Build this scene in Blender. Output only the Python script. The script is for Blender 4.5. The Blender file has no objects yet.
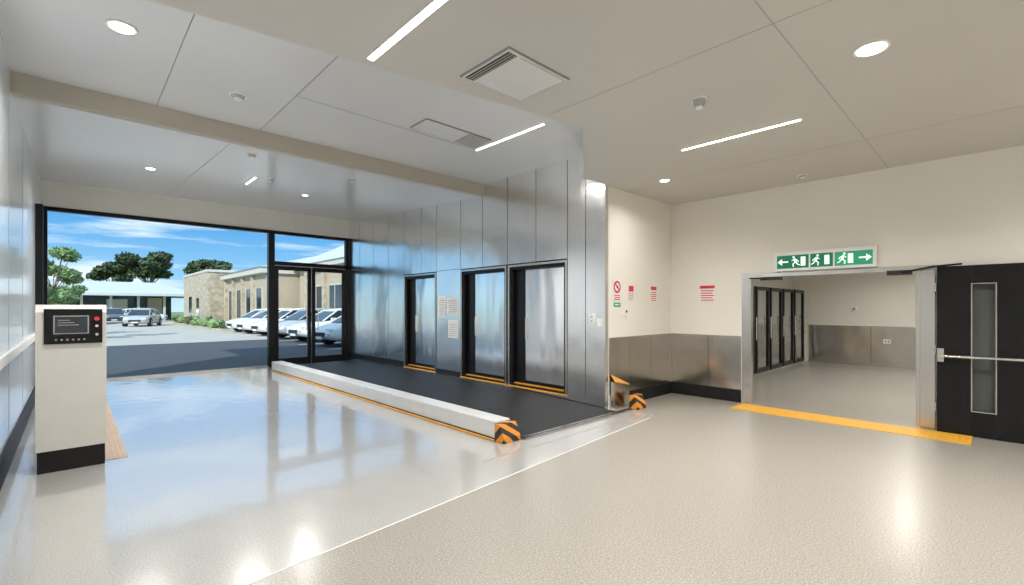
import bpy, math, random
from mathutils import Vector, Matrix
random.seed(7)
S=bpy.context.scene
S.view_settings.view_transform='Standard'
S.view_settings.exposure=0.0

# ------------------------------------------------------------ materials
def newmat(name):
    m=bpy.data.materials.new(name); m.use_nodes=True
    return m, m.node_tree, m.node_tree.nodes['Principled BSDF']
def coords(nt,scale=(1,1,1)):
    tc=nt.nodes.new('ShaderNodeTexCoord'); mp=nt.nodes.new('ShaderNodeMapping')
    mp.inputs['Scale'].default_value=scale
    nt.links.new(tc.outputs['Object'],mp.inputs['Vector']); return mp.outputs['Vector']
def noise(nt,vec,scale,detail=3,rough=.5):
    n=nt.nodes.new('ShaderNodeTexNoise'); n.inputs['Scale'].default_value=scale
    n.inputs['Detail'].default_value=detail; n.inputs['Roughness'].default_value=rough
    nt.links.new(vec,n.inputs['Vector']); return n.outputs['Fac']
def ramp(nt,fac,stops):
    r=nt.nodes.new('ShaderNodeValToRGB'); e=r.color_ramp.elements
    e[0].position=stops[0][0]; e[0].color=(*stops[0][1],1)
    e[1].position=stops[-1][0]; e[1].color=(*stops[-1][1],1)
    for p,c in stops[1:-1]:
        x=e.new(p); x.color=(*c,1)
    nt.links.new(fac,r.inputs['Fac']); return r.outputs['Color']
def bump(nt,b,fac,strength,dist=.01):
    n=nt.nodes.new('ShaderNodeBump'); n.inputs['Strength'].default_value=strength
    n.inputs['Distance'].default_value=dist
    nt.links.new(fac,n.inputs['Height']); nt.links.new(n.outputs['Normal'],b.inputs['Normal'])
def M(name,col,rough=.5,metal=0,var=.06,vs=6,scale=(1,1,1),bmp=0,bs=60,emis=0,spec=.5,coat=0):
    m,nt,b=newmat(name)
    v=coords(nt,scale); f=noise(nt,v,vs)
    c=ramp(nt,f,[(.3,tuple(x*(1-var) for x in col)),(.7,tuple(min(1,x*(1+var)) for x in col))])
    nt.links.new(c,b.inputs['Base Color'])
    b.inputs['Roughness'].default_value=rough; b.inputs['Metallic'].default_value=metal
    b.inputs['Specular IOR Level'].default_value=spec
    b.inputs['Coat Weight'].default_value=coat
    if bmp: bump(nt,b,noise(nt,v,bs,2),bmp,.005)
    if emis:
        b.inputs['Emission Color'].default_value=(*col,1); b.inputs['Emission Strength'].default_value=emis
    return m
def steel(name,col,rough,brush=(12,12,.4),wav=.25,metal=1,wsc=(1,1.1,.8),var=.05):
    m,nt,b=newmat(name)
    v=coords(nt,brush); f=noise(nt,v,6,2)
    c=ramp(nt,f,[(.25,tuple(x*(1-var) for x in col)),(.75,tuple(min(1,x*(1+var)) for x in col))])
    nt.links.new(c,b.inputs['Base Color'])
    b.inputs['Metallic'].default_value=metal
    r=nt.nodes.new('ShaderNodeMapRange'); r.inputs[3].default_value=rough*.9; r.inputs[4].default_value=rough*1.1
    nt.links.new(f,r.inputs[0]); nt.links.new(r.outputs[0],b.inputs['Roughness'])
    if wav:
        v2=coords(nt,wsc); f2=noise(nt,v2,1.3,1,.3)
        bump(nt,b,f2,wav,.05)
    return m
def glassmat(name,tint=(.9,.95,.95),refl=.08):
    m=bpy.data.materials.new(name); m.use_nodes=True; nt=m.node_tree; nt.nodes.clear()
    o=nt.nodes.new('ShaderNodeOutputMaterial'); t=nt.nodes.new('ShaderNodeBsdfTransparent'); g=nt.nodes.new('ShaderNodeBsdfGlossy')
    t.inputs['Color'].default_value=(*tint,1); g.inputs['Roughness'].default_value=.02
    mx=nt.nodes.new('ShaderNodeMixShader'); fr=nt.nodes.new('ShaderNodeLayerWeight'); fr.inputs['Blend'].default_value=refl
    nt.links.new(fr.outputs['Fresnel'],mx.inputs[0]); nt.links.new(t.outputs[0],mx.inputs[1]); nt.links.new(g.outputs[0],mx.inputs[2])
    nt.links.new(mx.outputs[0],o.inputs['Surface']); return m

ceil_m=M('ceiling_paint',(.56,.545,.515),.45,var=.015,vs=1)
ceilw_m=M('ceiling_gloss_panel',(.70,.71,.72),.2,var=.015,vs=1)
cream=M('cream_wall_paint',(.80,.775,.705),.6,var=.015,vs=2)
beam_m=M('beam_paint',(.48,.44,.37),.5,var=.02)
leftw=M('left_wall_laminate',(.74,.79,.84),.2,var=.02,coat=.3)
steel_m=steel('brushed_steel',(.88,.875,.87),.21,wav=.42,wsc=(1,1.5,1.0))
steel_d=steel('door_steel',(.95,.95,.95),.17,wav=.55,wsc=(1,2.0,.5))
steel_w=steel('wainscot_steel',(.58,.54,.49),.2,(1,1,10),.4,wsc=(1.5,1.5,1.2))
steel_p=steel('frame_steel',(.60,.58,.55),.25,wav=0,var=.02)
kerb_m=M('kerb_metal',(.60,.60,.585),.28,var=.03)
black=M('black_frame',(.008,.008,.009),.3,var=.2,spec=.25)
blackr=M('black_rubber',(.010,.010,.011),.55,var=.2,bmp=.2,spec=.3)
dark=M('dark_gap',(.03,.03,.03),.7,var=.1)
joint=M('joint_grey',(.30,.29,.28),.6,var=.05)
jointl=M('joint_light',(.40,.39,.37),.6,var=.05)
white=M('white_powdercoat',(.82,.82,.80),.35,var=.02)
yellow=M('safety_yellow',(.80,.38,.03),.5,var=.08)
yelmat=M('tactile_yellow',(.66,.34,.03),.6,var=.05)
orange=M('orange_plate',(.70,.32,.05),.45,var=.1)
chrome=steel('chrome',(.8,.8,.8),.12,(5,5,5),0)
red=M('sign_red',(.65,.03,.04),.5,var=.03)
signw=M('sign_white',(.82,.82,.80),.5,var=.02)
green=M('exit_green',(.0,.15,.08),.5,var=.05,emis=.35)
greenl=M('exit_green_light',(.02,.28,.15),.5,var=.05,emis=.4)
signlit=M('exit_white',(.80,.95,.86),.5,var=.01,emis=.5)
glass=glassmat('clear_glass')
glass_d=glassmat('tinted_glass',(.62,.64,.64),.2)
lamp_on=M('lamp_diffuser',(1,.95,.86),.5,var=.0,emis=9)
kiosk_m=M('kiosk_enamel',(.60,.59,.55),.32,var=.02)
lcd=M('lcd_screen',(.03,.04,.05),.15,var=.2)
tact=M('tactile_tan',(.46,.35,.26),.6,var=.1)
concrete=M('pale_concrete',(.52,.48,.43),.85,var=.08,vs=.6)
shaded_asphalt=M('shaded_asphalt',(.08,.085,.10),.9,var=.15,vs=3,bmp=.3)  # dark tone carries the building's shadow on the near driveway
grass=M('grass',(.20,.26,.09),.9,var=.3,vs=.4)
stone=M('stone_blocks',(.50,.42,.32),.9,var=.3,vs=3)
render_m=M('render_wall',(.50,.41,.31),.85,var=.05,vs=1)
roofw=M('white_roof_metal',(.60,.62,.64),.5,var=.03)
fasc=M('fascia_cream',(.64,.59,.52),.6,var=.03)
winD=M('dark_window',(.03,.04,.05),.1,var=.2)
bark=M('bark',(.25,.19,.14),.9,var=.3)
leafd=M('leaf_gum',(.075,.105,.045),.8,var=.4,vs=1)
leafl=M('leaf_light',(.22,.32,.13),.7,var=.3,vs=3)
tyre=M('tyre',(.02,.02,.02),.8,var=.1)
rim=M('rim',(.5,.5,.52),.3,.8)
cabglass=steel('cabinet_glass_sheen',(.50,.52,.53),.10,wav=.1)

def floorm(name,stops,rough,spec,coat,cr,bst,scale=110):
    m,nt,b=newmat(name)
    v=coords(nt); f=noise(nt,v,scale,3,.6)
    nt.links.new(ramp(nt,f,stops),b.inputs['Base Color'])
    b.inputs['Roughness'].default_value=rough; b.inputs['Specular IOR Level'].default_value=spec
    b.inputs['Coat Weight'].default_value=coat; b.inputs['Coat Roughness'].default_value=cr
    if bst:
        bump(nt,b,noise(nt,coords(nt,(2.6,1.4,1)),2.4,1,.3),bst,.02)
        nt.links.new(nt.nodes['Bump'].outputs['Normal'],b.inputs['Coat Normal'])
    return m
ep=floorm('epoxy_floor',[(.32,(.30,.29,.27)),(.45,(.43,.425,.405)),(.58,(.47,.465,.45)),(.70,(.56,.555,.54))],.2,.9,1,.06,.09)
terr=floorm('terrazzo_vinyl',[(.32,(.16,.145,.12)),(.43,(.295,.275,.24)),(.57,(.335,.315,.28)),(.68,(.54,.515,.47))],.3,.5,.35,.2,0,95)
def groove():
    m,nt,b=newmat('ribbed_black_mat')
    v=coords(nt)
    w=nt.nodes.new('ShaderNodeTexWave'); w.bands_direction='X'; w.inputs['Scale'].default_value=5; w.inputs['Distortion'].default_value=0
    nt.links.new(v,w.inputs['Vector'])
    c=ramp(nt,w.outputs['Fac'],[(.3,(.005,.005,.006)),(.7,(.035,.036,.04))]); nt.links.new(c,b.inputs['Base Color'])
    b.inputs['Roughness'].default_value=.5; b.inputs['Specular IOR Level'].default_value=.2; bump(nt,b,w.outputs['Fac'],.5,.01); return m
ribbed=groove()
def hazard():
    m,nt,b=newmat('hazard_stripes')
    v=coords(nt)
    w=nt.nodes.new('ShaderNodeTexWave'); w.bands_direction='DIAGONAL'; w.inputs['Scale'].default_value=3.2
    nt.links.new(v,w.inputs['Vector'])
    r=nt.nodes.new('ShaderNodeValToRGB'); r.color_ramp.interpolation='CONSTANT'
    r.color_ramp.elements[0].color=(.02,.02,.02,1); r.color_ramp.elements[1].position=.5; r.color_ramp.elements[1].color=(.70,.25,.02,1)
    nt.links.new(w.outputs['Fac'],r.inputs[0]); nt.links.new(r.outputs[0],b.inputs['Base Color']); return m
haz=hazard()

# ------------------------------------------------------------ mesh builder
class MB:
    def __init__(s,name): s.n=name; s.v=[]; s.f=[]; s.mi=[]; s.sm=[]; s.mats=[]; s.T=None
    def mat(s,m):
        if m not in s.mats: s.mats.append(m)
        return s.mats.index(m)
    def add(s,vs,fs,m,smooth=False):
        o=len(s.v); i=s.mat(m)
        for p in vs:
            p=Vector(p); s.v.append(tuple(s.T@p) if s.T else tuple(p))
        for f in fs: s.f.append([o+k for k in f]); s.mi.append(i); s.sm.append(smooth)
    def box(s,x0,x1,y0,y1,z0,z1,m):
        vs=[(x,y,z) for x in (x0,x1) for y in (y0,y1) for z in (z0,z1)]
        s.add(vs,[(0,1,3,2),(4,6,7,5),(0,4,5,1),(2,3,7,6),(0,2,6,4),(1,5,7,3)],m)
    def cyl(s,c,ax,r,h,m,seg=24,r2=None,smooth=True):
        r2=r if r2 is None else r2; ax=Vector(ax).normalized(); c=Vector(c)
        a=ax.orthogonal().normalized(); b=ax.cross(a); vs=[]
        for k,(rr,hh) in enumerate(((r,-h/2),(r2,h/2))):
            for i in range(seg):
                t=2*math.pi*i/seg; vs.append(c+ax*hh+(a*math.cos(t)+b*math.sin(t))*rr)
        fs=[(i,(i+1)%seg,seg+(i+1)%seg,seg+i) for i in range(seg)]
        s.add(vs,fs,m,smooth)
        s.add(vs[:seg],[tuple(reversed(range(seg)))],m); s.add(vs[seg:],[tuple(range(seg))],m)
    def rod(s,p,q,r,m,seg=10,r2=None):
        p=Vector(p);q=Vector(q); s.cyl((p+q)/2,q-p,r,(q-p).length,m,seg,r2)
    def prism(s,pts,d,m):
        n=len(pts); d=Vector(d); a=[Vector(p) for p in pts]; b=[p+d for p in a]
        s.add(a+b,[tuple(range(n)),tuple(reversed(range(n,2*n)))]+[(i,n+i,n+(i+1)%n,(i+1)%n) for i in range(n)],m)
    def loft(s,secs,m,smooth=True):
        n=len(secs[0]); vs=[p for q in secs for p in q]; fs=[]
        for k in range(len(secs)-1):
            for i in range(n):
                j=(i+1)%n; fs.append((k*n+i,k*n+j,(k+1)*n+j,(k+1)*n+i))
        s.add(vs,fs,m,smooth)
        s.add(secs[0],[tuple(range(n))],m); s.add(secs[-1],[tuple(reversed(range(n)))],m)
    def poly2(s,pts,o,u,v,m,th=.002):
        o=Vector(o);u=Vector(u);v=Vector(v); nrm=u.cross(v).normalized()
        s.prism([o+u*a+v*b for a,b in pts],nrm*th,m)
    def stroke(s,p,q,w,o,u,v,m,th=.002):
        p=Vector(p);q=Vector(q); d=(q-p).normalized(); n=Vector((-d.y,d.x))*w/2
        s.poly2([p+n,p-n,q-n,q+n],o,u,v,m,th)
    def disc(s,c,r,o,u,v,m,th=.002,seg=24):
        s.poly2([(c[0]+r*math.cos(2*math.pi*i/seg),c[1]+r*math.sin(2*math.pi*i/seg)) for i in range(seg)],o,u,v,m,th)
    def done(s,bevel=0,loc=None,seg=2):
        me=bpy.data.meshes.new(s.n); me.from_pydata(s.v,[],s.f)
        for m in s.mats: me.materials.append(m)
        for i,p in enumerate(me.polygons): p.material_index=s.mi[i]; p.use_smooth=s.sm[i]
        import bmesh
        bm=bmesh.new(); bm.from_mesh(me); bmesh.ops.recalc_face_normals(bm,faces=bm.faces); bm.to_mesh(me); bm.free()
        o=bpy.data.objects.new(s.n,me); S.collection.objects.link(o)
        if loc: o.location=loc
        if bevel:
            b=o.modifiers.new('bevel','BEVEL'); b.width=bevel; b.segments=seg; b.limit_method='ANGLE'; b.harden_normals=False
        return o

XL=-.45; XS=5.71; XR=7.7; YW=12.77; YC=4.02; ZL=3.32; ZH=3.87
def yj(x): return 2.745+.0965*x

# ------------------------------------------------------------ shell
b=MB('floor'); 
b.prism([(-.6,-3.15,-.12),(15.15,-3.15,-.12),(15.15,4.25,-.12),(5.95,4.25,-.12),(5.95,yj(5.95),-.12),(-.6,yj(-.6),-.12)],(0,0,.12),terr)
b.prism([(-.6,yj(-.6),-.12),(5.95,yj(5.95),-.12),(5.95,12.95,-.12),(-.6,12.95,-.12)],(0,0,.12),ep)
b.done()
b=MB('trim_1') # floor joint strips
b.prism([(XL,yj(XL)-.005,0),(5.72,yj(5.72)-.004,0),(5.72,yj(5.72)+.004,0),(XL,yj(XL)+.005,0)],(0,0,.002),signw)
b.box(2.9,5.7,3.47,3.48,0,.002,joint); b.done()

b=MB('ceiling')
pts=[(-.6,-3.15),(7.85,-3.15),(7.85,YC),(5.18,YC),(3.74,2.9),(1.475,3.28),(-.6,3.62)]
b.prism([(x,y,ZL) for x,y in pts],(0,0,.5),ceil_m)
b.box(-.6,7.85,-3.15,6.95,ZH,4.0,ceilw_m)
b.prism([(-.6,6.9,3.66),(-.6,12.95,4.0),(-.6,12.95,4.15),(-.6,6.9,4.15)],(6.5,0,0),ceilw_m)
b.done()
b=MB('trim_2') # beam
b.box(XL,XS,6.8,6.93,3.66,3.869,beam_m); b.done()
def slopez(y): return 3.66+.34*(y-6.9)/6.05
b=MB('trim_3') # ceiling panel joints
for x in (.71,1.81): b.box(x-.004,x+.004,3.0,6.79,ZH-.003,ZH+.001,joint)
b.box(1.81,4.38,5.406,5.414,ZH-.003,ZH+.001,joint)
for x in (.35,3.25,6.2): b.box(x-.003,x+.003,-3,(3.2 if x<3 else 2.9 if x<4 else 4.0),ZL-.002,ZL+.001,jointl)
for y in (-.6,1.0): b.box(XL+.01,7.69,y-.003,y+.003,ZL-.002,ZL+.001,jointl)
b.prism([(1.5,6.95,slopez(6.95)-.003),(1.5,12.7,slopez(12.7)-.003),(1.5,12.7,slopez(12.7)),(1.5,6.95,slopez(6.95))],(.008,0,0),joint)
b.done()
b=MB('roof_sun_block'); b.box(-.8,8.0,-3.3,15.2,4.4,4.7,roofw); b.done()  # unseen; keeps sun out, overhang lengthened to cast shade outside

b=MB('wall_left')
b.box(-.6,XL,-3.15,12.95,0,4.4,leftw)
for y in (1.5,3.2,4.9,6.6,8.3): b.box(XL-.001,XL+.002,y-.006,y+.006,.2,3.8,joint)
b.done()
b=MB('window_post'); b.box(XL,XL+.09,10.9,10.98,0,3.22,black); b.done()
b=MB('baseboard_left'); b.box(XL,XL+.02,-3,10.89,0,.24,blackr); b.done(.004)
b=MB('wall_crash_rail'); b.box(XL+.001,XL+.035,-2.8,10.8,1.0,1.10,white); b.done(.01)
b=MB('wall_rear'); b.box(-.6,7.85,-3.15,-3.0,0,4.4,cream); b.done()

# window wall
b=MB('wall_window')
b.box(XL,XS,YW,12.95,3.48,4.4,cream); b.box(XS,8.0,YW,12.95,0,4.4,fasc); b.done()
b=MB('window_1')
b.box(XL,XS,YW-.02,YW+.1,3.40,3.48,black)
b.box(-.44,-.36,YW-.02,YW+.1,0,3.40,black)
b.box(3.60,3.74,YW-.03,YW+.12,0,3.40,black)
b.box(-.36,3.60,YW,YW+.08,0,.035,steel_p)
b.box(-.36,3.60,YW+.03,YW+.04,.035,3.40,glass)
b.box(3.74,5.70,YW-.02,YW+.1,2.60,2.70,black)
b.box(5.61,5.70,YW-.02,YW+.1,0,3.40,black)
b.box(3.74,5.61,YW+.03,YW+.04,2.70,3.40,glass)
b.done()
def gdoor(name,x0,x1,hs):
    b=MB(name); y0,y1=YW,YW+.05
    b.box(x0,x0+.09,y0,y1,.01,2.59,black); b.box(x1-.09,x1,y0,y1,.01,2.59,black)
    b.box(x0+.09,x1-.09,y0,y1,2.48,2.59,black); b.box(x0+.09,x1-.09,y0,y1,.01,.2,black)
    b.box(x0+.09,x1-.09,y0+.02,y0+.03,.2,2.48,glass)
    hx=x1-.14 if hs else x0+.14
    b.rod((hx,y0-.06,.9),(hx,y0-.06,1.5),.014,chrome)
    for z in (.95,1.45): b.rod((hx,y0-.06,z),(hx,y0+.02,z),.01,chrome)
    b.done(.003)
gdoor('door_1',3.75,4.66,1); gdoor('door_1.001',4.68,5.6,0)

# right wall X=7.7 with double door opening
YA,YB=2.73,.56; HD=1.98
b=MB('wall_right')
b.box(XR,7.85,YA,YC+.15,0,ZL+.1,cream); b.box(XR,7.85,-3.15,YB,0,ZL+.1,cream); b.box(XR,7.85,YB,YA,HD,ZL+.1,cream); b.done()
b=MB('wainscot_right'); b.box(XR-.014,XR-.001,YA+.1,YC-.016,.2,1.04,steel_w); b.box(XR-.018,XR-.001,YA+.1,YC-.016,1.04,1.055,steel_p)
b.box(XR-.016,XR-.013,3.35,3.355,.2,1.04,dark); b.done()
b=MB('baseboard_right'); b.box(XR-.025,XR,YA+.1,YC-.002,0,.2,blackr); b.box(XR-.025,XR,-3,YB-.12,0,.2,blackr); b.done(.004)
b=MB('wall_side'); b.box(5.79,7.7,YC,YC+.15,0,ZL+.1,cream); b.done()
b=MB('wainscot_side'); b.box(5.80,7.68,YC-.014,YC-.001,.2,1.04,steel_w); b.box(5.80,7.675,YC-.016,YC-.001,1.04,1.055,steel_p)
for x in (6.35,7.0): b.box(x,x+.005,YC-.015,YC-.013,.2,1.04,dark)
b.done()
b=MB('baseboard_side'); b.box(6.24,7.67,YC-.025,YC,0,.2,blackr); b.done(.004)

# steel frame of the opening, with closers
b=MB('door_frame')
b.box(XR-.03,7.88,YA-.02,YA+.08,0,HD+.05,steel_p)
b.box(XR-.03,7.88,YB-.01,YB+.13,0,HD+.05,steel_p)
b.box(XR-.03,7.88,YB+.13,YA-.02,HD-.01,HD+.05,steel_p)
for y in (YA-.04,YB+.15): b.box(XR-.035,XR-.02,y-.02,y+.02,.02,HD-.02,steel_p)
b.box(XR-.06,XR-.03,YA-.5,YA-.2,HD-.06,HD-.01,dark)
b.rod((XR-.06,YA-.3,HD-.03),(XR-.2,YA-.1,HD-.03),.01,black)
b.box(XR-.07,XR-.03,YB+.2,YB+.45,HD-.06,HD,dark)
b.rod((XR-.06,YB+.3,HD-.03),(XR-.2,YB-.02,HD+.02),.012,black)
b.rod((XR-.2,YB-.02,HD+.02),(XR-.12,YB-.25,HD+.04),.012,black)
b.done(.003)

# black open leaf
b=MB('door_2')
x0,x1=XR-.11,XR-.06; ya,yb=.53,-.56
b.box(x0,x1,ya-.30,ya,.012,2.0,black); b.box(x0,x1,yb,.03,.012,2.0,black)
b.box(x0,x1,.03,ya-.30,.012,.3,black); b.box(x0,x1,.03,ya-.30,1.78,2.0,black)
for (p,q,r,s_) in ((.025,.037,.29,1.79),(ya-.307,ya-.295,.29,1.79)): b.box(x0-.005,x0,p,q,r,s_,joint)
b.box(x0-.005,x0,.037,ya-.307,.29,.302,joint); b.box(x0-.005,x0,.037,ya-.307,1.778,1.79,joint)
b.box(x0+.015,x0+.025,.03,ya-.30,.3,1.78,glass_d)
b.rod((x0-.08,ya-.04,.93),(x0-.08,yb+.05,.93),.017,chrome,14)
b.box(x0-.09,x0,ya-.07,ya-.01,.86,1.02,steel_p); b.box(x0-.09,x0,yb+.02,yb+.07,.87,1.0,steel_p)
for z in (.3,1.0,1.75): b.rod((x1,ya+.01,z-.05),(x1,ya+.01,z+.05),.014,steel_p)
b.done(.003)

# yellow tactile mat
b=MB('tactile_mat')
b.box(7.13,7.60,.22,2.78,0,.008,yelmat)
for i in range(9):
    for j in range(50):
        b.cyl((7.155+.0525*i,.245+.0515*j,.0095),(0,0,1),.012,.003,yelmat,8,.008)
b.done()

# ------------------------------------------------------------ inner room
b=MB('wall_storeroom'); b.box(15.0,15.15,-2.15,4.25,0,3.1,cream); b.box(7.85,15.0,4.10,4.25,0,3.1,cream); b.box(7.85,15.0,-2.15,-2.0,0,3.1,cream)
b.done()
b=MB('ceiling_storeroom'); b.box(7.85,15.15,-2.15,4.25,3.0,3.1,ceil_m); b.done()
b=MB('wainscot_storeroom')
b.box(14.985,14.999,-1.99,3.7,.08,1.03,steel_w)
for y in (-.5,.9,2.3): b.box(14.98,14.986,y,y+.008,.08,1.03,dark)
b.done()
b=MB('baseboard_storeroom'); b.box(14.97,14.984,-1.98,3.7,0,.08,steel_p); b.done()
b=MB('glass_door_cabinet')
for i in range(5):
    x=10.0+i*.92
    b.box(x,x+.87,3.74,4.08,0,2.0,steel_d)
    b.box(x+.02,x+.09,3.69,3.74,0.05,1.98,black); b.box(x+.77,x+.84,3.69,3.74,.05,1.98,black)
    b.box(x+.09,x+.77,3.69,3.74,1.90,1.98,black); b.box(x+.09,x+.77,3.69,3.74,.05,.15,black)
    b.box(x+.09,x+.77,3.72,3.739,.15,1.90,cabglass)
    b.rod((x+.80,3.65,.8),(x+.80,3.65,1.3),.012,chrome)
    for z in (.84,1.26): b.rod((x+.80,3.65,z),(x+.80,3.69,z),.008,chrome)
b.done(.002)
b=MB('power_outlet'); b.box(14.96,14.984,1.9,2.05,.60,.70,white); b.box(14.955,14.961,1.93,1.96,.63,.67,dark); b.box(14.955,14.961,1.99,2.02,.63,.67,dark); b.done(.004)
b=MB('power_outlet'); b.box(14.96,14.998,2.6,2.72,1.42,1.54,white); b.box(14.955,14.961,2.63,2.69,1.45,1.51,joint); b.done(.004)

# ------------------------------------------------------------ steel lift wall
doors=[(9.70,8.45),(7.49,6.20),(6.08,4.78)]
ZS,ZD=.15,2.23
b=MB('wall_steel')
g=.006; T=4.1
b.box(XS+.32,XS+.42,YC+.15,YW,0,T,dark)
b.box(XS+.051,XS+.07,YC+.16,YW,ZD+.1,T,dark)
def pan(y1,y0,z0,z1): b.box(XS,XS+.05,y0+g,y1-g,z0,z1,steel_m)
ZM=2.29
for (a,c) in ((12.77,12.1),(12.1,11.3),(11.3,10.5),(10.5,9.75)): pan(a,c,0,T)
pan(9.75,9.0,ZD+.06,T); pan(9.0,8.40,ZD+.06,T)
pan(8.40,7.54,0,2.29); pan(8.40,7.54,2.298,T)
pan(7.54,6.85,ZD+.06,T); pan(6.85,6.14,ZD+.06,T)
pan(6.14,5.43,ZD+.06,T); pan(5.43,4.74,ZD+.06,T)
pan(4.74,4.38,0,T)
b.box(XS,XS+.08,YC,4.38-g,0,T,steel_m)
for y1,y0 in doors: b.box(XS,XS+.05,y0-.04,y1+.04,0,ZS-.03,steel_m)
for a,c in ((12.77,9.75),(8.40,7.54),(4.74,4.39)): b.box(XS+.051,XS+.07,c,a,0,T-.01,dark)
b.done()
def liftdoor(y1,y0,nm):
    b=MB(nm)
    f=.04
    b.box(XS-.015,XS+.02,y1,y1+f,ZS-.03,ZD+f,steel_p); b.box(XS-.015,XS+.02,y0-f,y0,ZS-.03,ZD+f,steel_p)
    b.box(XS-.015,XS+.02,y0,y1,ZD,ZD+f,steel_p)
    b.box(XS+.02,XS+.31,y1-.05,y1,ZS,ZD,black); b.box(XS+.02,XS+.31,y0,y0+.05,ZS,ZD,black)
    b.box(XS+.02,XS+.31,y0+.05,y1-.05,ZD-.05,ZD,black); b.box(XS+.0,XS+.31,y0,y1,ZS-.03,ZS,black)
    b.box(XS+.10,XS+.15,y0+.06,y1-.06,ZS+.03,ZD-.06,steel_d)
    b.box(XS+.092,XS+.101,y1-.30,y1-.06,ZS+.03,ZD-.06,black)
    b.box(XS+.09,XS+.101,y0+.06,y1-.06,ZS+.01,ZS+.08,black)
    b.box(XS+.07,XS+.10,y1-.35,y1-.32,ZS+.8,ZD-.9,chrome)
    b.box(XS-.02,XS+.02,y0-f,y1+f,ZS-.055,ZS-.03,yellow)
    b.box(XS+.06,XS+.08,y0+.05,y1-.05,ZS,ZS+.02,yellow)
    b.done(.003)
for i,(a,c) in enumerate(doors): liftdoor(a,c,'door_3' if i==0 else 'door_3.%03d'%i)
b=MB('baseboard_steel'); b.box(XS-.02,XS,9.75,12.7,.10,.24,blackr); b.box(XS-.02,XS,7.56,8.38,.10,.2,blackr); b.done(.003)
U=(0,-1,0);V=(0,0,1)
b=MB('notice_plaque')
b.box(XS-.010,XS-.002,7.62,8.0,1.35,1.72,signw); b.box(XS-.010,XS-.002,8.05,8.32,1.3,1.75,signw)
b.box(XS-.010,XS-.002,7.62,7.95,.88,1.25,signw)
for k in range(8):
    b.box(XS-.0115,XS-.010,7.65,7.97-.03*(k%3),1.39+.038*k,1.400+.038*k,joint)
    b.box(XS-.0115,XS-.010,8.08,8.29-.03*(k%2),1.34+.045*k,1.35+.045*k,red if k==7 else joint)
for k in range(6): b.box(XS-.0115,XS-.010,7.65,7.92-.02*(k%3),.92+.045*k,.93+.045*k,joint)
b.done()
b=MB('call_panel')
b.box(XS-.02,XS,4.2,4.3,1.25,1.42,white); b.cyl((XS-.024,4.25,1.37),(1,0,0),.012,.008,joint,16); b.cyl((XS-.024,4.25,1.30),(1,0,0),.012,.008,joint,16)
b.box(XS-.015,XS,4.08,4.16,1.22,1.34,white)
b.done(.003)

# ------------------------------------------------------------ ramp
b=MB('loading_ramp')
b.prism([(3.70,3.80,0),(3.70,3.80,.012),(3.70,6.0,.09),(3.70,12.0,.10),(3.70,12.6,.0)],(1.98,0,0),ribbed)
b.box(3.71,5.98,3.70,3.80,0,.016,steel_p); b.box(3.71,5.98,3.735,3.765,.016,.018,black)
b.box(5.60,5.685,5.9,12.0,.08,.108,steel_p)
b.done()
b=MB('kerb_barrier')
b.box(3.45,3.69,3.92,12.0,.03,.22,kerb_m); b.box(3.47,3.68,3.92,12.0,0,.03,dark)
b.box(3.43,3.45,3.92,12.0,0,.022,yellow)
b.done(.012)
def hazblock(x,y,w=.26):
    b=MB('hazard_end_block')
    b.prism([(0,0,0),(0,.16,0),(0,.16,.20),(0,.07,.20),(0,0,.06)],(w,0,0),haz)
    b.done(.006,loc=(x,y,0))
hazblock(3.44,3.755,.255); hazblock(6.03,3.66,.22)
b=MB('loading_step')
b.prism([(5.82,3.93,0),(6.22,3.93,0),(6.22,3.93,.32),(5.82,3.93,.40)],(0,.07,0),steel_w)
b.prism([(5.82,3.925,.40),(6.22,3.925,.32),(6.22,4.0,.34),(5.82,4.0,.50)],(0,0,.012),orange)
b.done(.004)
b=MB('tactile_strip'); b.box(.24,.40,6.05,12.5,0,.006,tact)
for i in range(4): b.box(.255+.037*i,.27+.037*i,6.1,12.45,.006,.010,tact)
b.done()

# ------------------------------------------------------------ kiosk
b=MB('control_kiosk')
b.box(-.235,.225,5.95,6.38,0,.20,blackr)
b.box(-.245,.235,5.93,6.40,.20,1.46,kiosk_m)
b.prism([(-.245,5.93,1.46),(-.245,6.40,1.46),(-.245,6.40,1.53),(-.245,5.97,1.53)],(.48,0,0),kiosk_m)
b.box(-.19,.205,5.915,5.93,1.17,1.49,black)
b.box(-.12,.10,5.910,5.915,1.27,1.42,lcd)
b.box(-.13,.11,5.912,5.9155,1.26,1.43,joint)
for k in range(3): b.box(-.10,.04-.03*k,5.909,5.9105,1.34+.022*k,1.346+.022*k,joint)
for k in range(6): b.box(-.12+.038*k,-.105+.038*k,5.909,5.915,1.20,1.215,joint)
b.cyl((.165,5.90,1.40),(0,1,0),.020,.03,red,20)
for z in (1.33,1.25): b.cyl((.165,5.908,z),(0,1,0),.012,.014,chrome,16)
b.done(.008)

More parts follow.
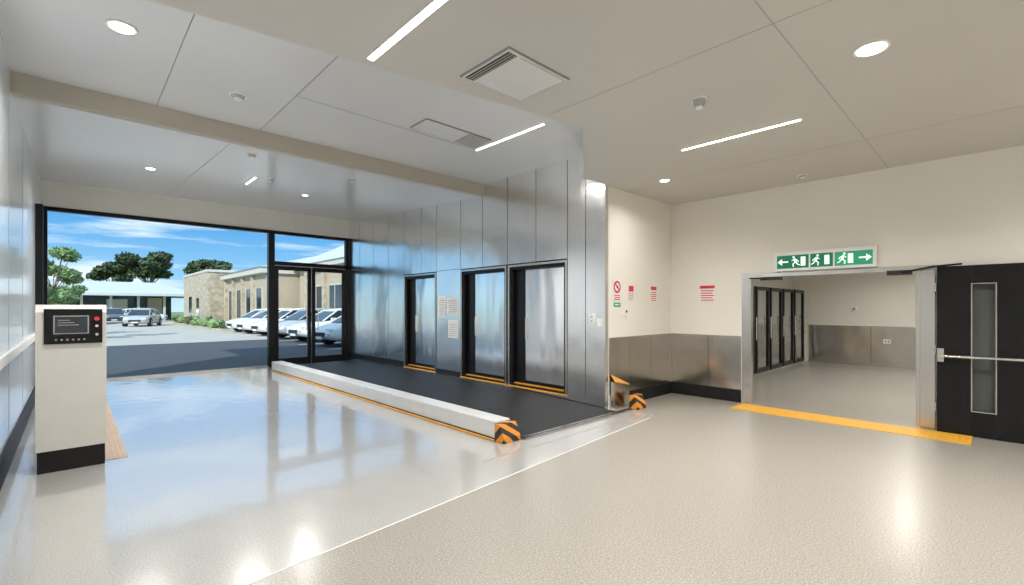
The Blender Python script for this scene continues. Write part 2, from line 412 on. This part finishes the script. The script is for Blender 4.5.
# ------------------------------------------------------------ signs
b=MB('exit_sign')
W,H=1.18,.25
b.box(7.615,7.698,2.31-W-.02,2.33,2.045,2.05+H+.02,white)
o=(7.614,2.31,2.05)
def G(u0,u1,m,v0=.03,v1=.22): b.poly2([(u0,v0),(u1,v0),(u1,v1),(u0,v1)],o,U,V,m,-.003)
G(.02,.43,green); G(.45,.72,green); G(.74,1.16,greenl)
o=(7.6105,2.31,2.05)
def arrow(cx,dr):
    b.stroke((cx-.05,.125),(cx+.05,.125),.022,o,U,V,signlit,-.002)
    b.poly2([(cx+dr*.09,.125),(cx+dr*.03,.175),(cx+dr*.03,.075)],o,U,V,signlit,-.002)
def runner(cx,d=1):
    b.disc((cx+.02*d,.19),.016,o,U,V,signlit,-.002)
    for p,q,w in (((.012,.168),(-.008,.115),.03),((.01,.16),(.045,.14),.012),((.0,.16),(-.035,.14),.012),((-.035,.14),(-.04,.115),.012),
                  ((-.005,.118),(.03,.09),.016),((.03,.09),(.022,.05),.015),((-.01,.118),(-.03,.085),.016),((-.03,.085),(-.06,.07),.014)):
        b.stroke((cx+p[0]*d,p[1]),(cx+q[0]*d,q[1]),w,o,U,V,signlit,-.002)
def doorp(cx):
    b.poly2([(cx-.03,.06),(cx+.03,.06),(cx+.03,.19),(cx-.03,.19)],o,U,V,signlit,-.002)
arrow(.12,-1); runner(.26,-1); doorp(.36); runner(.52); doorp(.65); runner(.83); doorp(.92); arrow(1.06,1)
b.done()
def notice(nm,y0,z0,w,h):
    b=MB(nm); b.box(XR-.008,XR-.002,y0-w,y0,z0,z0+h,signw)
    o=(XR-.0085,y0,z0)
    b.poly2([(.006,h*.80),(w-.006,h*.80),(w-.006,h-.006),(.006,h-.006)],o,U,V,red,-.001)
    for k in range(5): b.poly2([(.02,h*(.08+.14*k)),(w-.02-.02*(k%2),h*(.08+.14*k)),(w-.02-.02*(k%2),h*(.14+.14*k)),(.02,h*(.14+.14*k))],o,U,V,red,-.001)
    b.done()
notice('warning_notice',3.50,1.60,.26,.28)
U2=(1,0,0)
b=MB('prohibition_sign')
b.box(5.90,6.12,YC-.008,YC-.002,1.60,1.94,signw); o=(5.90,YC-.008,1.60)
b.disc((.11,.22),.095,o,U2,V,red,.001); b.disc((.11,.22),.062,(5.90,YC-.0095,1.60),U2,V,signw,.001)
b.stroke((.065,.265),(.155,.175),.024,(5.90,YC-.011,1.60),U2,V,red,.001); b.disc((.11,.22),.022,(5.90,YC-.0125,1.60),U2,V,dark,.001)
for k in range(3): b.stroke((.03,.03+.03*k),(.19,.03+.03*k),.014,(5.90,YC-.0095,1.60),U2,V,red,.001)
b.done()
b=MB('first_aid_sign'); b.box(5.93,6.1,YC-.008,YC-.002,1.52,1.58,greenl); b.stroke((.02,.03),(.12,.03),.015,(5.93,YC-.009,1.52),U2,V,signw,.001); b.done()
b=MB('safety_notice')
b.box(6.32,6.48,YC-.008,YC-.002,1.62,1.86,signw); b.box(6.335,6.465,YC-.010,YC-.008,1.76,1.85,red); 
for k in range(4): b.box(6.335,6.46,YC-.010,YC-.008,1.635+.028*k,1.645+.028*k,red if k%2 else joint)
b.done()
b=MB('safety_notice')
b.box(6.98,7.20,YC-.008,YC-.002,1.60,1.88,signw); b.box(7.0,7.18,YC-.010,YC-.008,1.80,1.86,red)
for k in range(5): b.box(7.0,7.17,YC-.010,YC-.008,1.62+.033*k,1.633+.033*k,red)
b.done()
def switch(nm,y,z,w=.09,h=.13):
    b=MB(nm); b.box(XR-.025,XR-.013,y-w/2,y+w/2,z-h/2,z+h/2,white); b.box(XR-.031,XR-.025,y-.015,y+.015,z-.02,z+.02,signw); b.done(.004)
switch('light_switch',3.86,1.42,.10,.1)
b=MB('wall_intercom'); b.box(6.2,6.27,YC-.03,YC,1.38,1.48,white); b.box(6.215,6.255,YC-.034,YC-.03,1.43,1.465,dark); b.done(.004)

# ------------------------------------------------------------ ceiling fittings
LC=(1,.965,.915)
def area(name,loc,sx,sy,p,col=LC,shape='RECTANGLE',rot=(0,0,0),spread=2.6):
    l=bpy.data.lights.new(name,'AREA'); l.shape=shape; l.size=sx; l.size_y=sy; l.energy=p; l.color=col; l.spread=spread
    o=bpy.data.objects.new(name,l); o.location=loc; o.rotation_euler=rot; S.collection.objects.link(o); return o
def downlight(x,y,z,p=18,r=.085):
    b=MB('downlight'); 
    b.cyl((x,y,z-.006),(0,0,1),r+.02,.012,white,32); b.cyl((x,y,z-.0135),(0,0,1),r,.003,lamp_on,32)
    o=b.done()
    a=area('lamp',(x,y,z-.03),.14,.14,p,shape='DISK'); a.parent=o
def strip(x,y0,y1,z,p,nm='linear_light',w=.06):
    b=MB(nm); b.box(x-w/2,x+w/2,y0,y1,z-.012,z,white); b.box(x-w/2+.008,x+w/2-.008,y0+.01,y1-.01,z-.016,z-.012,lamp_on); o=b.done()
    a=area('lamp',(x,(y0+y1)/2,z-.03),w,y1-y0,p); a.parent=o
downlight(.30,5.09,ZH,58); downlight(4.05,.62,ZL,22); downlight(6.1,3.28,ZL,12,.06)
downlight(.93,9.65,slopez(9.65)-.005,55,.06)
downlight(3.45,9.8,slopez(9.8)-.005,55,.05)
downlight(1.2,-1.2,ZL,24); downlight(4.05,-1.8,ZL,24); downlight(6.6,-1.6,ZL,24)  # out of view, added as fill for the room
strip(1.57,1.4,3.16,ZL,50); strip(5.07,1.31,2.52,ZL,55,w=.05); strip(4.38,4.02,5.4,ZH,50,w=.05)
strip(5.07,-1.9,-.4,ZL,56); strip(2.4,-2.4,-.6,ZL,60)  # unseen strips, added to brighten the room
strip(2.3,8.9,9.5,slopez(9.2)-.012,60,w=.04)
def detector(x,y,z,r=.05,drop=.05,nm='smoke_detector'):
    b=MB(nm); b.cyl((x,y,z-.008),(0,0,1),r*1.1,.016,white,28); b.cyl((x,y,z-.016-drop/2),(0,0,1),r*.6,drop,jointl,24,r*.9)
    b.cyl((x,y,z-.02-drop),(0,0,1),r*.45,.012,white,24,r*.6); b.done(.002)
detector(1.33,5.83,ZH,.08,.03); detector(3.95,1.8,ZL,.06,.06); detector(1.84,7.3,slopez(7.3),.06,.03); detector(2.5,8.77,slopez(8.77),.06,.04)
detector(7.25,1.86,ZL,.06,.015); detector(3.45,7.6,slopez(7.6),.06,.03)
b=MB('ceiling_air_grille')
b.box(2.20,2.86,2.35,2.91,ZL-.012,ZL,joint)
b.box(2.21,2.85,2.36,2.90,ZL-.016,ZL-.011,ceilw_m)
b.box(2.225,2.31,2.38,2.88,ZL-.018,ZL-.0155,dark)
for k in range(3): b.box(2.24+.025*k,2.248+.025*k,2.38,2.88,ZL-.022,ZL-.016,jointl)
b.box(2.34,2.83,2.38,2.384,ZL-.018,ZL-.0155,joint); b.box(2.34,2.83,2.876,2.88,ZL-.018,ZL-.0155,joint); b.box(2.826,2.83,2.38,2.88,ZL-.018,ZL-.0155,joint)
b.done()
b=MB('ceiling_access_panel')
b.box(3.20,4.28,4.92,5.32,ZH-.014,ZH,joint); b.box(3.215,3.9,4.935,5.305,ZH-.016,ZH-.013,ceilw_m); b.box(3.92,4.265,4.935,5.305,ZH-.016,ZH-.013,jointl)
b.done()
for x in (9.6,12.6):  # unseen ceiling panels added to light the inner room
    b=MB('storeroom_fill_light'); b.box(x-.6,x+.6,.9,1.5,2.97,2.999,white); b.box(x-.57,x+.57,.93,1.47,2.965,2.97,lamp_on); o=b.done()
    a=area('lamp',(x,1.2,2.955),1.1,.5,52); a.parent=o

# ------------------------------------------------------------ outside
b=MB('ground'); b.box(-120,140,12.95,220,-.3,-.06,grass); b.done()
b=MB('driveway'); b.box(-30,11.3,12.95,24.5,-.06,-.02,shaded_asphalt); b.box(-30,8.2,24.5,72,-.06,-.02,concrete); b.box(8.2,11.3,24.5,34,-.06,-.02,concrete)
for y in range(17,35,3): b.box(6.8,11.2,y-.05,y+.05,-.02,-.018,signw)
b.done()
b=MB('office_building')
b.box(11.6,22,14,34,-.06,4.1,render_m)
b.box(11.2,22.4,13.8,34.2,4.1,4.4,fasc)
b.prism([(11.1,13.7,4.4),(16.4,13.7,7.0),(22.5,13.7,4.4)],(0,20.6,0),roofw)
for y in (15,18,21,24,27,30):
    b.box(11.57,11.61,y,y+1.7,.9,2.9,winD); b.box(11.55,11.59,y+.82,y+.88,.9,2.9,fasc); b.box(11.54,11.6,y-.08,y+1.78,2.9,2.98,fasc); b.box(11.5,11.6,y-.08,y+1.78,.82,.9,fasc)
    b.box(11.4,11.6,y+2.1,y+2.5,-.06,4.1,stone)
b.box(9.6,20,34.5,46,-.06,3.9,render_m); b.box(9.2,20.4,34.3,46.2,3.9,4.3,fasc)
b.prism([(9.1,34.2,4.3),(14.8,34.2,5.8),(20.5,34.2,4.3)],(0,12,0),roofw)
for y in (35.5,38.2,41,43.6):
    b.box(9.57,9.61,y,y+1.3,.3,2.9,winD); b.box(9.55,9.6,y-.1,y,.3,3,fasc); b.box(9.55,9.6,y+1.3,y+1.4,.3,3,fasc)
    b.box(9.4,9.6,y+1.8,y+2.2,-.06,3.9,stone)
b.box(8.3,18,46.5,58,-.06,4.6,stone); b.box(8.25,18.1,46.4,58.1,4.6,4.8,fasc); b.box(8.28,8.31,50,51.2,0,2.4,winD); b.box(8.28,8.31,53.5,55,1,2.6,winD)
b.done()
b=MB('pavilion_building')
b.box(-3,9.5,76,84,-.06,3.0,winD)
b.loft([[(-5.6,72.5,3.0),(12.5,72.5,3.0),(12.5,86,3.0),(-5.6,86,3.0)],[(-5.6,72.5,3.3),(12.5,72.5,3.3),(12.5,86,3.3),(-5.6,86,3.3)],[(-1,78.5,4.9),(8,78.5,4.9),(8,81,4.9),(-1,81,4.9)]],roofw,False)
for x in (-4.6,-2,.6,3.2,5.8,8.4,11.5): b.box(x,x+.25,73.8,74.05,-.06,3.0,fasc)
b.box(3,5,75.9,76,.2,2.6,fasc); b.box(7,8.5,75.9,76,.0,2.8,render_m)
b.done()
def leaves(b,c,r,n,sz,m,flat=.8):
    for k in range(n):
        d=Vector((random.gauss(0,1),random.gauss(0,1),random.gauss(0,1))).normalized()*r*random.uniform(.7,1.05); d.z*=flat
        p=Vector(c)+d; u=Vector((random.gauss(0,1),random.gauss(0,1),random.gauss(0,1))).normalized(); w=u.orthogonal().normalized()
        s=sz*random.uniform(.6,1.3); b.add([p-u*s-w*s*.4,p+u*s-w*s*.4,p+u*s+w*s*.4,p-u*s+w*s*.4],[(0,1,2,3)],m)
def blob(b,c,r,m,flat=.8):
    vs=[];fs=[];n,k=10,7
    for i in range(k):
        ph=math.pi*(i+.5)/k
        for j in range(n):
            th=2*math.pi*j/n; rr=r*random.uniform(.75,.95); vs.append((c[0]+rr*math.sin(ph)*math.cos(th),c[1]+rr*math.sin(ph)*math.sin(th),c[2]+rr*math.cos(ph)*flat))
    for i in range(k-1):
        for j in range(n): fs.append((i*n+j,i*n+(j+1)%n,(i+1)*n+(j+1)%n,(i+1)*n+j))
    fs.append(tuple(range(n))); fs.append(tuple(reversed(range((k-1)*n,k*n))))
    b.add(vs,fs,m)
b=MB('planted_garden_bed')
b.box(6.9,7.9,35.5,55,-.019,.12,stone)
for k in range(36):
    x,y=random.uniform(7.05,7.75),35.8+k*.53; r=random.uniform(.24,.45); m=leafl if random.random()<.6 else leafd
    blob(b,(x,y,.2+r*.6),r,m); leaves(b,(x,y,.2+r*.6),r,30,.1,m)
b.done()
def tree(nm,x,y,h,spread,m,cn=10,lz=.3,trunk=.25,cl=.4,z0=-.06):
    b=MB(nm); b.rod((x,y,z0),(x+.02*h,y,h*.5),trunk,bark,10,trunk*.6)
    for k in range(cn):
        a=2*math.pi*k/cn+random.uniform(-.3,.3); d=spread*random.uniform(.2,.8)
        c=(x+math.cos(a)*d,y+math.sin(a)*d,h*random.uniform(1-cl,.92)-.08*d)
        b.rod((x+.02*h,y,h*.45),c,trunk*.35,bark,6,trunk*.12)
        r=spread*random.uniform(.22,.33); blob(b,c,r*.75,m,.5); leaves(b,c,r,200,lz,m,.55)
    b.done()
tree('gum_tree',9.6,103,11.6,5.2,leafd,18,.3,.35,.34)
tree('gum_tree',4.9,107,10.0,4.2,leafd,14,.3,.25,.32)
tree('gum_tree',17.6,95,10.6,4.2,leafd,13,.3,.25,.32)
tree('garden_tree',-.75,30,5.0,1.5,leafl,15,.08,.08,.65,-.015)
tree('garden_tree',-.3,36,3.2,1.4,leafl,12,.09,.07,.55,-.015)

# cars
def carmesh(nm,paint,loc,rot,sc=1):
    b=MB(nm); b.T=Matrix.Translation(loc)@Matrix.Rotation(rot,4,'Z')@Matrix.Scale(sc,4)
    st=[(-2.2,.42,.74,.72),(-2.12,.28,.92,.84),(-1.7,.22,.98,.89),(-1.0,.20,.97,.90),(0,.20,.95,.90),(.9,.20,.95,.90),(1.5,.22,.88,.88),(1.95,.26,.76,.83),(2.15,.34,.66,.74),(2.22,.42,.58,.64)]
    secs=[]
    for x,zb,zt,w in st:
        q=[(w*.90,zb),(w,zb+.1),(w*1.01,(zb+zt)/2),(w*.98,zt-.1),(w*.86,zt)]
        secs.append([(x,y,z) for y,z in q]+[(x,-y,z) for y,z in reversed(q)])
    b.loft(secs,paint)
    gh=[(-2.05,.95,.76,.74),(-1.75,1.28,.76,.62),(-1.2,1.43,.78,.60),(-.3,1.48,.78,.60),(.4,1.42,.78,.60),(.8,1.22,.77,.66),(1.3,.93,.76,.74)]
    b.loft([[(x,w0,.90),(x,w1,z),(x,-w1,z),(x,-w0,.90)] for x,z,w0,w1 in gh],winD,False)
    rf=[(-1.72,1.30,.58),(-1.2,1.45,.60),(-.3,1.50,.60),(.4,1.44,.60),(.5,1.39,.6)]
    b.loft([[(x,w,z-.03),(x,w*.9,z+.015),(x,-w*.9,z+.015),(x,-w,z-.03)] for x,z,w in rf],paint)
    for s in (1,-1):
        for p,q in (((1.25,.76*s,.93),(.45,.62*s,1.42)),((-.35,.80*s,.93),(-.35,.62*s,1.46)),((-1.2,.80*s,.95),(-1.25,.62*s,1.42)),((-1.95,.77*s,.97),(-1.7,.62*s,1.3)),((.45,.62*s,1.42),(-1.7,.62*s,1.32))):
            b.rod(p,q,.035,paint,6)
        for x in (1.38,-1.35):
            b.cyl((x,.80*s,.38),(0,1,0),.37,.215,dark,24); b.cyl((x,.83*s,.33),(0,1,0),.33,.21,tyre,24); b.cyl((x,.84*s,.33),(0,1,0),.21,.21,rim,10)
        b.box(2.02,2.17,min(.42*s,.74*s),max(.42*s,.74*s),.60,.70,signw)
        b.box(-2.2,-2.1,min(.5*s,.82*s),max(.5*s,.82*s),.72,.86,red)
        b.box(.75,.95,min(.9*s,1.02*s),max(.9*s,1.02*s),.95,1.08,paint)
        b.box(-1.5,.9,min(.895*s,.905*s),max(.895*s,.905*s),.80,.82,joint)
    b.box(2.17,2.235,-.4,.4,.40,.56,dark); b.box(2.2,2.245,-.22,.22,.30,.40,signw); b.box(-2.23,-2.19,-.22,.22,.55,.66,signw)
    b.done()
cw=M('car_white',(.85,.86,.87),.3,var=.01,coat=.4); cs=M('car_silver',(.55,.57,.60),.3,.3,var=.02,coat=.6); cd=M('car_grey',(.10,.12,.15),.25,.3,var=.02,coat=.8); cr=M('car_red',(.35,.04,.04),.25,var=.02,coat=.8)
for i,(y,m) in enumerate([(18.6,cw),(21.6,cw),(24.6,cs),(27.5,cw),(30.5,cw),(33.0,cw)]):
    carmesh('parked_car',m,(9.2,y,-.017),math.pi+.12)
carmesh('parked_car',cs,(4.3,50,-.017),-1.9); carmesh('parked_car',cd,(3.0,62,-.017),-1.6); carmesh('parked_car',cr,(.9,58,-.017),math.pi/2); carmesh('parked_car',cw,(5.6,66,-.017),-.3)
# ------------------------------------------------------------ world, sun, camera
w=bpy.data.worlds.new('sky'); S.world=w; w.use_nodes=True; nt=w.node_tree
bg=nt.nodes['Background']; tc=nt.nodes.new('ShaderNodeTexCoord'); sp=nt.nodes.new('ShaderNodeSeparateXYZ')
nt.links.new(tc.outputs['Generated'],sp.inputs[0])
sky=ramp(nt,sp.outputs['Z'],[(0,(.60,.80,.93)),(.06,(.30,.58,.86)),(.16,(.09,.36,.78)),(.35,(.32,.58,.95)),(1,(.5,.7,1.0))])
mp=nt.nodes.new('ShaderNodeMapping'); mp.inputs['Scale'].default_value=(1.6,1.6,14); nt.links.new(tc.outputs['Generated'],mp.inputs[0])
cn=noise(nt,mp.outputs[0],2.0,7,.6)
cf=ramp(nt,cn,[(.50,(0,0,0)),(.70,(1,1,1))])
mx=nt.nodes.new('ShaderNodeMix'); mx.data_type='RGBA'; nt.links.new(cf,mx.inputs['Factor']); nt.links.new(sky,mx.inputs[6]); mx.inputs[7].default_value=(1.0,1.02,1.05,1)
nt.links.new(mx.outputs[2],bg.inputs['Color']); bg.inputs['Strength'].default_value=1.25
sl=bpy.data.lights.new('sun','SUN'); sl.energy=4.6; sl.angle=.01; sl.color=(1,.95,.87)
so=bpy.data.objects.new('sun',sl); S.collection.objects.link(so)
d=Vector((.66,.58,-.62)); so.rotation_euler=d.to_track_quat('-Z','Y').to_euler(); so.location=(-20,-20,30)

c=bpy.data.cameras.new('camera'); co=bpy.data.objects.new('camera',c); S.collection.objects.link(co)
c.sensor_width=36; c.lens=463/1024*36; c.shift_y=15.5/1024; c.clip_end=500; c.clip_start=.05
co.location=(0,0,1.5); co.rotation_euler=(math.pi/2,0,-math.radians(43.48)); S.camera=co
